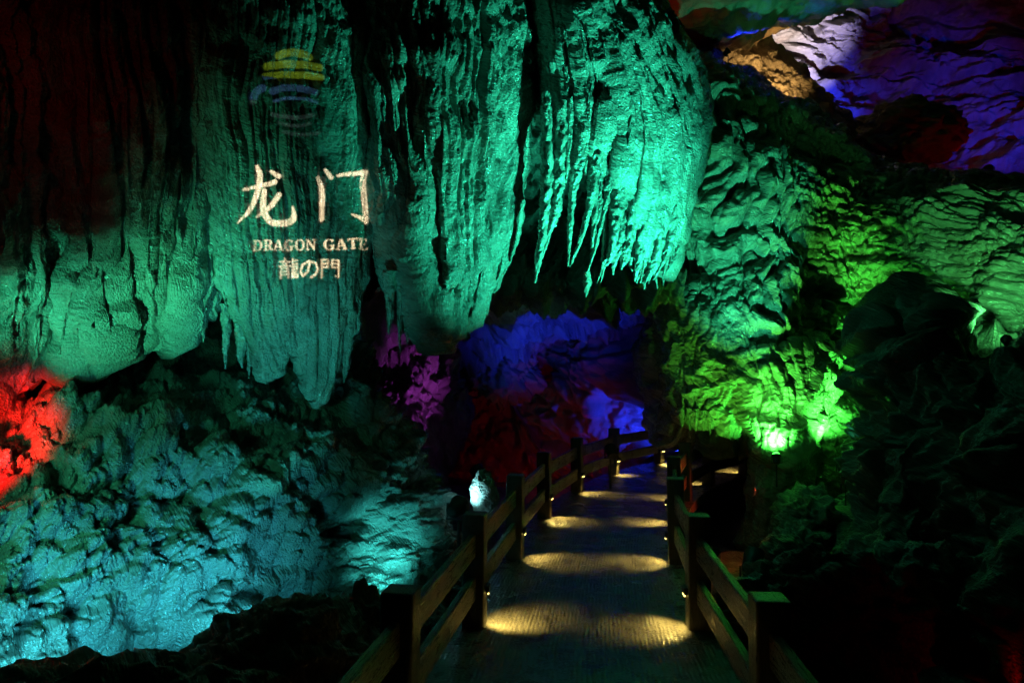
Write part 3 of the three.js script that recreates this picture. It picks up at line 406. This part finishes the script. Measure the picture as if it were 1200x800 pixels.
// green on the column
flood(at(910, 535, 9.25), at(898, 420, 10), GREEN, 10, 'bright green floodlight on the trunk of the flowstone column', { angle: 1.25, pen: 0.6, glow: 5, bulb: true, size: 0.6 });
flood(at(986, 545, 9.1), at(955, 400, 10.4), GREEN, 46, 'green floodlight standing in the corner between the column and the unlit wall', { angle: 0.65, pen: 0.7, glow: 4, bulb: true, size: 0.6 });
flood(P3(2.5, -0.25, 7.7), at(945, 330, 10.4), [0.10, 1.0, 0.08], 75, 'green floodlight beside the walkway aimed at the column', { angle: 0.27, pen: 0.9, snoot: true });
flood(P3(2.35, -0.3, 8.6), at(838, 410, 10.0), [0.14, 1.0, 0.05], 16, 'green floodlight under the railing aimed at the lower shell of the column', { angle: 0.36, pen: 0.9, size: 0.7 });
flood(at(1180, 398, 7.0), at(1120, 260, 9.4), [0.10, 1.0, 0.22], 22, 'small cyan green floodlight on top of the unlit rock wall', { angle: 0.75, pen: 0.7, glow: 3, size: 0.5 });
flood(P3(6.9, 1.9, 7.0), at(1130, 315, 9.4), [0.14, 1.0, 0.10], 30, 'green floodlight high on the unlit wall, aimed across the scaly slope', { angle: 0.36, pen: 1.0 });
flood(at(991, 560, 8.5), at(1003, 470, 8.5), [0.05, 1.0, 0.5], 2.2, 'little cyan green floodlight washing the edge of the unlit wall', { angle: 0.45, pen: 0.8, size: 0.5 });
flood(P3(3.3, 0.2, 9.9), at(846, 590, 9.6), [1.0, 0.10, 0.03], 1.8, 'faint red floodlight over the floor between the column and the railing', { angle: 1.1, pen: 0.8, size: 0.5, glow: 0.25 });
// blue and violet in the tunnel
flood(P3(1.5, 0.6, 11.2), at(650, 365, 13.8), BLUE, 38, 'blue floodlight in the tunnel aimed at its roof', { angle: 0.6, pen: 0.8 });
flood(P3(3.4, 0.0, 14.4), at(715, 445, 16.4), BLUE, 32, 'blue floodlight behind the walkway aimed at the tunnel wall', { angle: 0.68, pen: 0.7 });
flood(P3(-0.5, 0.4, 10.4), at(465, 412, 11.6), VIOLET, 6, 'violet floodlight aimed at the blocky outcrop', { angle: 0.4, pen: 0.8 });
flood(P3(1.2, -0.4, 13.2), at(620, 470, 17), RED, 1.5, 'dim red floodlight aimed along the tunnel wall', { angle: 0.9, pen: 0.6 });
// upper chamber
flood(P3(6.9, 6.3, 16.8), at(985, 85, 20.5), BLUE, 230, 'blue floodlight behind the ridge aimed at the upper chamber', { angle: 0.3, pen: 0.8 });
flood(P3(12.2, 5.6, 14.6), at(1165, 145, 18.5), BLUE, 75, 'blue floodlight at the wall end of the ridge aimed at the upper chamber', { angle: 0.34, pen: 0.8 });
flood(P3(7.3, 6.8, 17.2), at(925, 35, 20.5), WHITE, 260, 'pale violet floodlight aimed at the beds of the upper chamber', { angle: 0.36, pen: 0.8 });
flood(P3(5.4, 7.0, 14.35), at(890, 75, 16), ORANGE, 24, 'orange floodlight aimed at the gravelly slope', { angle: 0.7, pen: 0.7 });
flood(P3(10.0, 6.0, 15.2), at(1130, 30, 19), RED, 5, 'red floodlight behind the ridge aimed at the upper chamber', { angle: 0.9, pen: 0.7 });
flood(P3(3.9, 7.55, 13.0), at(900, 15, 12.8), BLUE, 5, 'blue floodlight on the ridge aimed at the ceiling lip', { angle: 1.0, pen: 0.8, size: 0.6 });
flood(P3(2.2, 6.7, 11.8), at(810, 5, 11.5), RED, 0.35, 'faint red floodlight behind the drapery aimed at the ceiling slab', { angle: 0.9, pen: 0.7 });
flood(P3(9.6, 5.3, 14.1), at(1060, 140, 15.8), RED, 0.25, 'dim red floodlight aimed at the boulder behind the ridge', { angle: 0.7, pen: 0.7 });
flood(P3(3.4, -0.2, 4.6), at(1080, 690, 6.4), RED, 0.25, 'faint red floodlight outside the railing aimed at the boulders', { angle: 0.9, pen: 0.8 });

// white lamp set against a small boulder by the railing
tag(boulder('boulder', at(569, 578, 7.6), [0.16, 0.24, 0.16], 81, { facets: 7, rough: 0.1, n: 60, n2: 40, tone: 1.3 }), 'small pinkish boulder with a blazing blue white face behind the railing', 'boulder');
flood(at(538, 592, 7.25), at(560, 573, 7.6), [0.25, 0.85, 1.0], 3.2, 'blue white floodlight shining at the small boulder behind the railing', { angle: 0.5, pen: 0.4 });

// ───────────────────────── projector that writes on the curtain ─────────────────────────
{
  const S = 6, X0 = 262, Y0 = 40, w = 190, h = 310, cv = document.createElement('canvas'); cv.width = w * S; cv.height = h * S; const c = cv.getContext('2d');
  c.fillStyle = '#000'; c.fillRect(0, 0, cv.width, cv.height); c.fillStyle = c.strokeStyle = '#fff'; c.lineJoin = c.lineCap = 'round';
  const px = (x) => (x - X0) * S, py = (y) => (y - Y0) * S, K = 1 / 5.335, tx = (x) => px(270 + x * K), ty = (y) => py(190 + y * K);
  const brush = (pts, ws) => { const n = pts.length, X = pts.map((p, i) => [i, p[0]]), Y = pts.map((p, i) => [i, p[1]]), Wd = ws.map((q, i) => [i, q]); for (let k = 0; k <= (n - 1) * 40; k++) { const t = k / 40; c.beginPath(); c.arc(tx(curve(X, t)), ty(curve(Y, t)), curve(Wd, t) * 0.57 * K * S, 0, TAU); c.fill(); } };
  brush([[78, 180], [180, 160], [272, 136]], [14, 20, 28]); brush([[160, 38], [178, 95], [165, 190], [120, 300], [42, 384]], [20, 30, 30, 24, 7]);
  brush([[206, 188], [200, 300], [240, 378], [320, 392], [386, 366], [384, 290]], [26, 34, 32, 34, 34, 8]); brush([[298, 216], [240, 292], [160, 352]], [28, 25, 12]); brush([[248, 68], [294, 98]], [16, 30]);
  brush([[588, 58], [622, 102]], [16, 28]); brush([[545, 110], [566, 200], [562, 366]], [24, 32, 28]); brush([[668, 92], [760, 76], [842, 66]], [16, 22, 28]); brush([[836, 70], [826, 140], [840, 250], [846, 362]], [30, 34, 30, 34]); brush([[846, 362], [758, 328]], [32, 8]);
  const word = (s, x0, y0, x1, y1, hh) => { c.save(); c.translate(tx(x0), ty(y0)); c.rotate(Math.atan2(ty(y1) - ty(y0), tx(x1) - tx(x0))); c.font = 'bold 100px serif'; const m = c.measureText(s).width; c.scale(Math.hypot(tx(x1) - tx(x0), ty(y1) - ty(y0)) / m, hh * K * S / 71); c.fillText(s, 0, 0); c.restore(); };
  word('DRAGON', 133, 560, 532, 558, 66); word('GATE', 574, 558, 868, 538, 66);
  const line = (...p) => { c.lineWidth = 11 * K * S; c.beginPath(); p.forEach(([x, y], i) => (i ? c.lineTo(tx(x), ty(y)) : c.moveTo(tx(x), ty(y)))); c.stroke(); };
  line([336, 608], [340, 620]); line([306, 628], [368, 626]); line([322, 634], [328, 648]); line([350, 634], [344, 648]); line([302, 655], [372, 653]); line([314, 667], [312, 728]); line([314, 668], [358, 667], [358, 726]); line([314, 688], [358, 687]); line([314, 706], [358, 705]);
  line([386, 608], [386, 642], [414, 641]); line([386, 622], [414, 620]); line([382, 657], [414, 656], [413, 672], [384, 673], [383, 722], [418, 720], [419, 706]); line([384, 689], [411, 688]); line([384, 705], [411, 704]);
  c.lineWidth = 14 * K * S; c.beginPath(); [[492, 634], [478, 690], [450, 716], [434, 690], [446, 648], [486, 626], [528, 640], [542, 676], [530, 706], [500, 724]].forEach(([x, y], i) => (i ? c.lineTo(tx(x), ty(y)) : c.moveTo(tx(x), ty(y)))); c.stroke();
  line([568, 614], [568, 726]); line([568, 618], [608, 617], [608, 660]); line([568, 640], [608, 639]); line([568, 662], [608, 661]); line([632, 660], [632, 617], [674, 616], [674, 720], [656, 716]); line([632, 639], [674, 638]); line([632, 661], [674, 660]);
  // emblem: stacked bands above, a comma and rings below
  const arcBand = (x0, x1, y, bow, lw) => { c.lineWidth = lw * S; c.beginPath(); c.moveTo(px(x0), py(y)); c.quadraticCurveTo(px((x0 + x1) / 2), py(y - bow), px(x1), py(y + 1)); c.stroke(); };
  arcBand(326, 362, 66, 8, 9); arcBand(312, 374, 79, 7, 9); arcBand(310, 376, 91, 6, 8);
  arcBand(318, 368, 109, 10, 8); c.lineWidth = 9 * S; c.beginPath(); c.moveTo(px(307), py(105)); c.quadraticCurveTo(px(296), py(108), px(296), py(120)); c.stroke();
  arcBand(320, 370, 121, 9, 4); arcBand(318, 366, 136, -8, 5); arcBand(326, 362, 146, -8, 4); arcBand(330, 372, 157, -6, 4);
  const data = c.getImageData(0, 0, cv.width, cv.height).data;
  // the slide: an opaque plate with the artwork cut out, set 0.4 m in front of a very small lamp
  const lamp = P3(0.4, 2.4, -0.4), wallAt = (x, y) => at(x, y, curtainD(x, y) - 0.42), mid = wallAt(357, 195), ax = mid.clone().sub(lamp).normalize(), right = new THREE.Vector3().crossVectors(ax, new THREE.Vector3(0, 1, 0)).normalize(), up = new THREE.Vector3().crossVectors(right, ax), G = 0.4;
  const A = wallAt(285, 90), B = wallAt(435, 90), D = wallAt(360, 330), nrm = B.clone().sub(A).cross(D.clone().sub(A)).normalize(), off = nrm.dot(A);
  const litPix = (a, b) => { const dir = ax.clone().multiplyScalar(G).addScaledVector(right, a).addScaledVector(up, b), t = (off - nrm.dot(lamp)) / nrm.dot(dir), q = lamp.clone().addScaledVector(dir, t), y = q.y - EYE, z = -q.z, k = (y * cp - z * sp) / (z * cp + y * sp), X = 600 + F * q.x / (z * cp + y * sp), Y = 400 - F * k; return [X, Y]; };
  const half = 0.125, N = 900, cell = 2 * half / N, pos = [], idx = [];
  const quad = (a0, a1, b0, b1) => { const k = pos.length / 3; pos.push(a0, b0, 0, a1, b0, 0, a1, b1, 0, a0, b1, 0); idx.push(k, k + 1, k + 2, k, k + 2, k + 3); };
  for (let j = 0; j < N; j++) {
    const b0 = -half + j * cell; let start = 0;
    for (let i = 0; i <= N; i++) {
      let open = false; if (i < N) { const [X, Y] = litPix(-half + (i + 0.5) * cell, b0 + cell / 2), u = Math.floor((X - X0) * S), v = Math.floor((Y - Y0) * S); open = u >= 0 && v >= 0 && u < cv.width && v < cv.height && data[(v * cv.width + u) * 4] > 110; }
      if (open || i === N) { if (i > start) quad(-half + start * cell, -half + i * cell, b0, b0 + cell); start = i + 1; }
    }
  }
  const g = new THREE.BufferGeometry(); g.setAttribute('position', new THREE.Float32BufferAttribute(pos, 3)); g.setIndex(idx); g.computeVertexNormals();
  const pr = tag(group('slide_projector', lamp.toArray()), 'slide projector on a pole beside the walkway, writing on the drapery', 'projector'); pr.quaternion.setFromRotationMatrix(new THREE.Matrix4().makeBasis(right, up, ax.clone().negate()));
  const plate = mesh('slide', g, new THREE.MeshStandardMaterial({ color: 0x050505, roughness: 0.9, side: THREE.DoubleSide }), pr); plate.position.z = -G;
  // coloured glass behind the emblem's openings
  const bAt = (y) => { let lo = -half, hi = half; for (let k = 0; k < 30; k++) { const m = (lo + hi) / 2; if (litPix(0, m)[1] > y) lo = m; else hi = m; } return lo; };
  for (const [y0, y1, col] of [[50, 98.5, [0.07, 0.14, 0.012]], [98.5, 127, [0.012, 0.04, 0.13]], [127, 170, [0.013, 0.028, 0.04]]]) { const t = bAt(y0), b = bAt(y1), pane = mesh('glass_filter', new THREE.PlaneGeometry(2 * half, t - b), new THREE.MeshPhysicalMaterial({ color: new THREE.Color(...col), transmission: 1, thickness: 0, roughness: 0, side: THREE.DoubleSide }), pr); pane.position.set(0, (t + b) / 2, -G + 0.004); }
  const box = mesh('casing', new RoundedBoxGeometry(0.32, 0.28, 0.3, 3, 0.02), metal, pr); box.position.z = 0.2;
  const frame = mesh('slide_frame', mergeGeometries([[0, 0.14, 0.31, 0.03], [0, -0.14, 0.31, 0.03], [0.14, 0, 0.03, 0.25], [-0.14, 0, 0.03, 0.25]].map(([x, y, a, b]) => new THREE.BoxGeometry(a, b, 0.46).translate(x, y, -0.19))), metal, pr); frame.position.z = 0;
  const pole = mesh('pole', new THREE.CylinderGeometry(0.03, 0.03, 2.3, 16), metal); pole.position.set(lamp.x, 1.15, lamp.z + 0.2); pole.name = 'projector_pole'; tag(pole, 'dark steel pole that carries the slide projector', 'pole');
  aimed(new THREE.SpotLight(new THREE.Color(1.0, 0.88, 0.62), 800, 0, Math.atan(half * 1.38 / G), 0.05, 2), lamp, mid, 0.02).name = 'projector_lamp';
}

renderer.render(scene, camera);
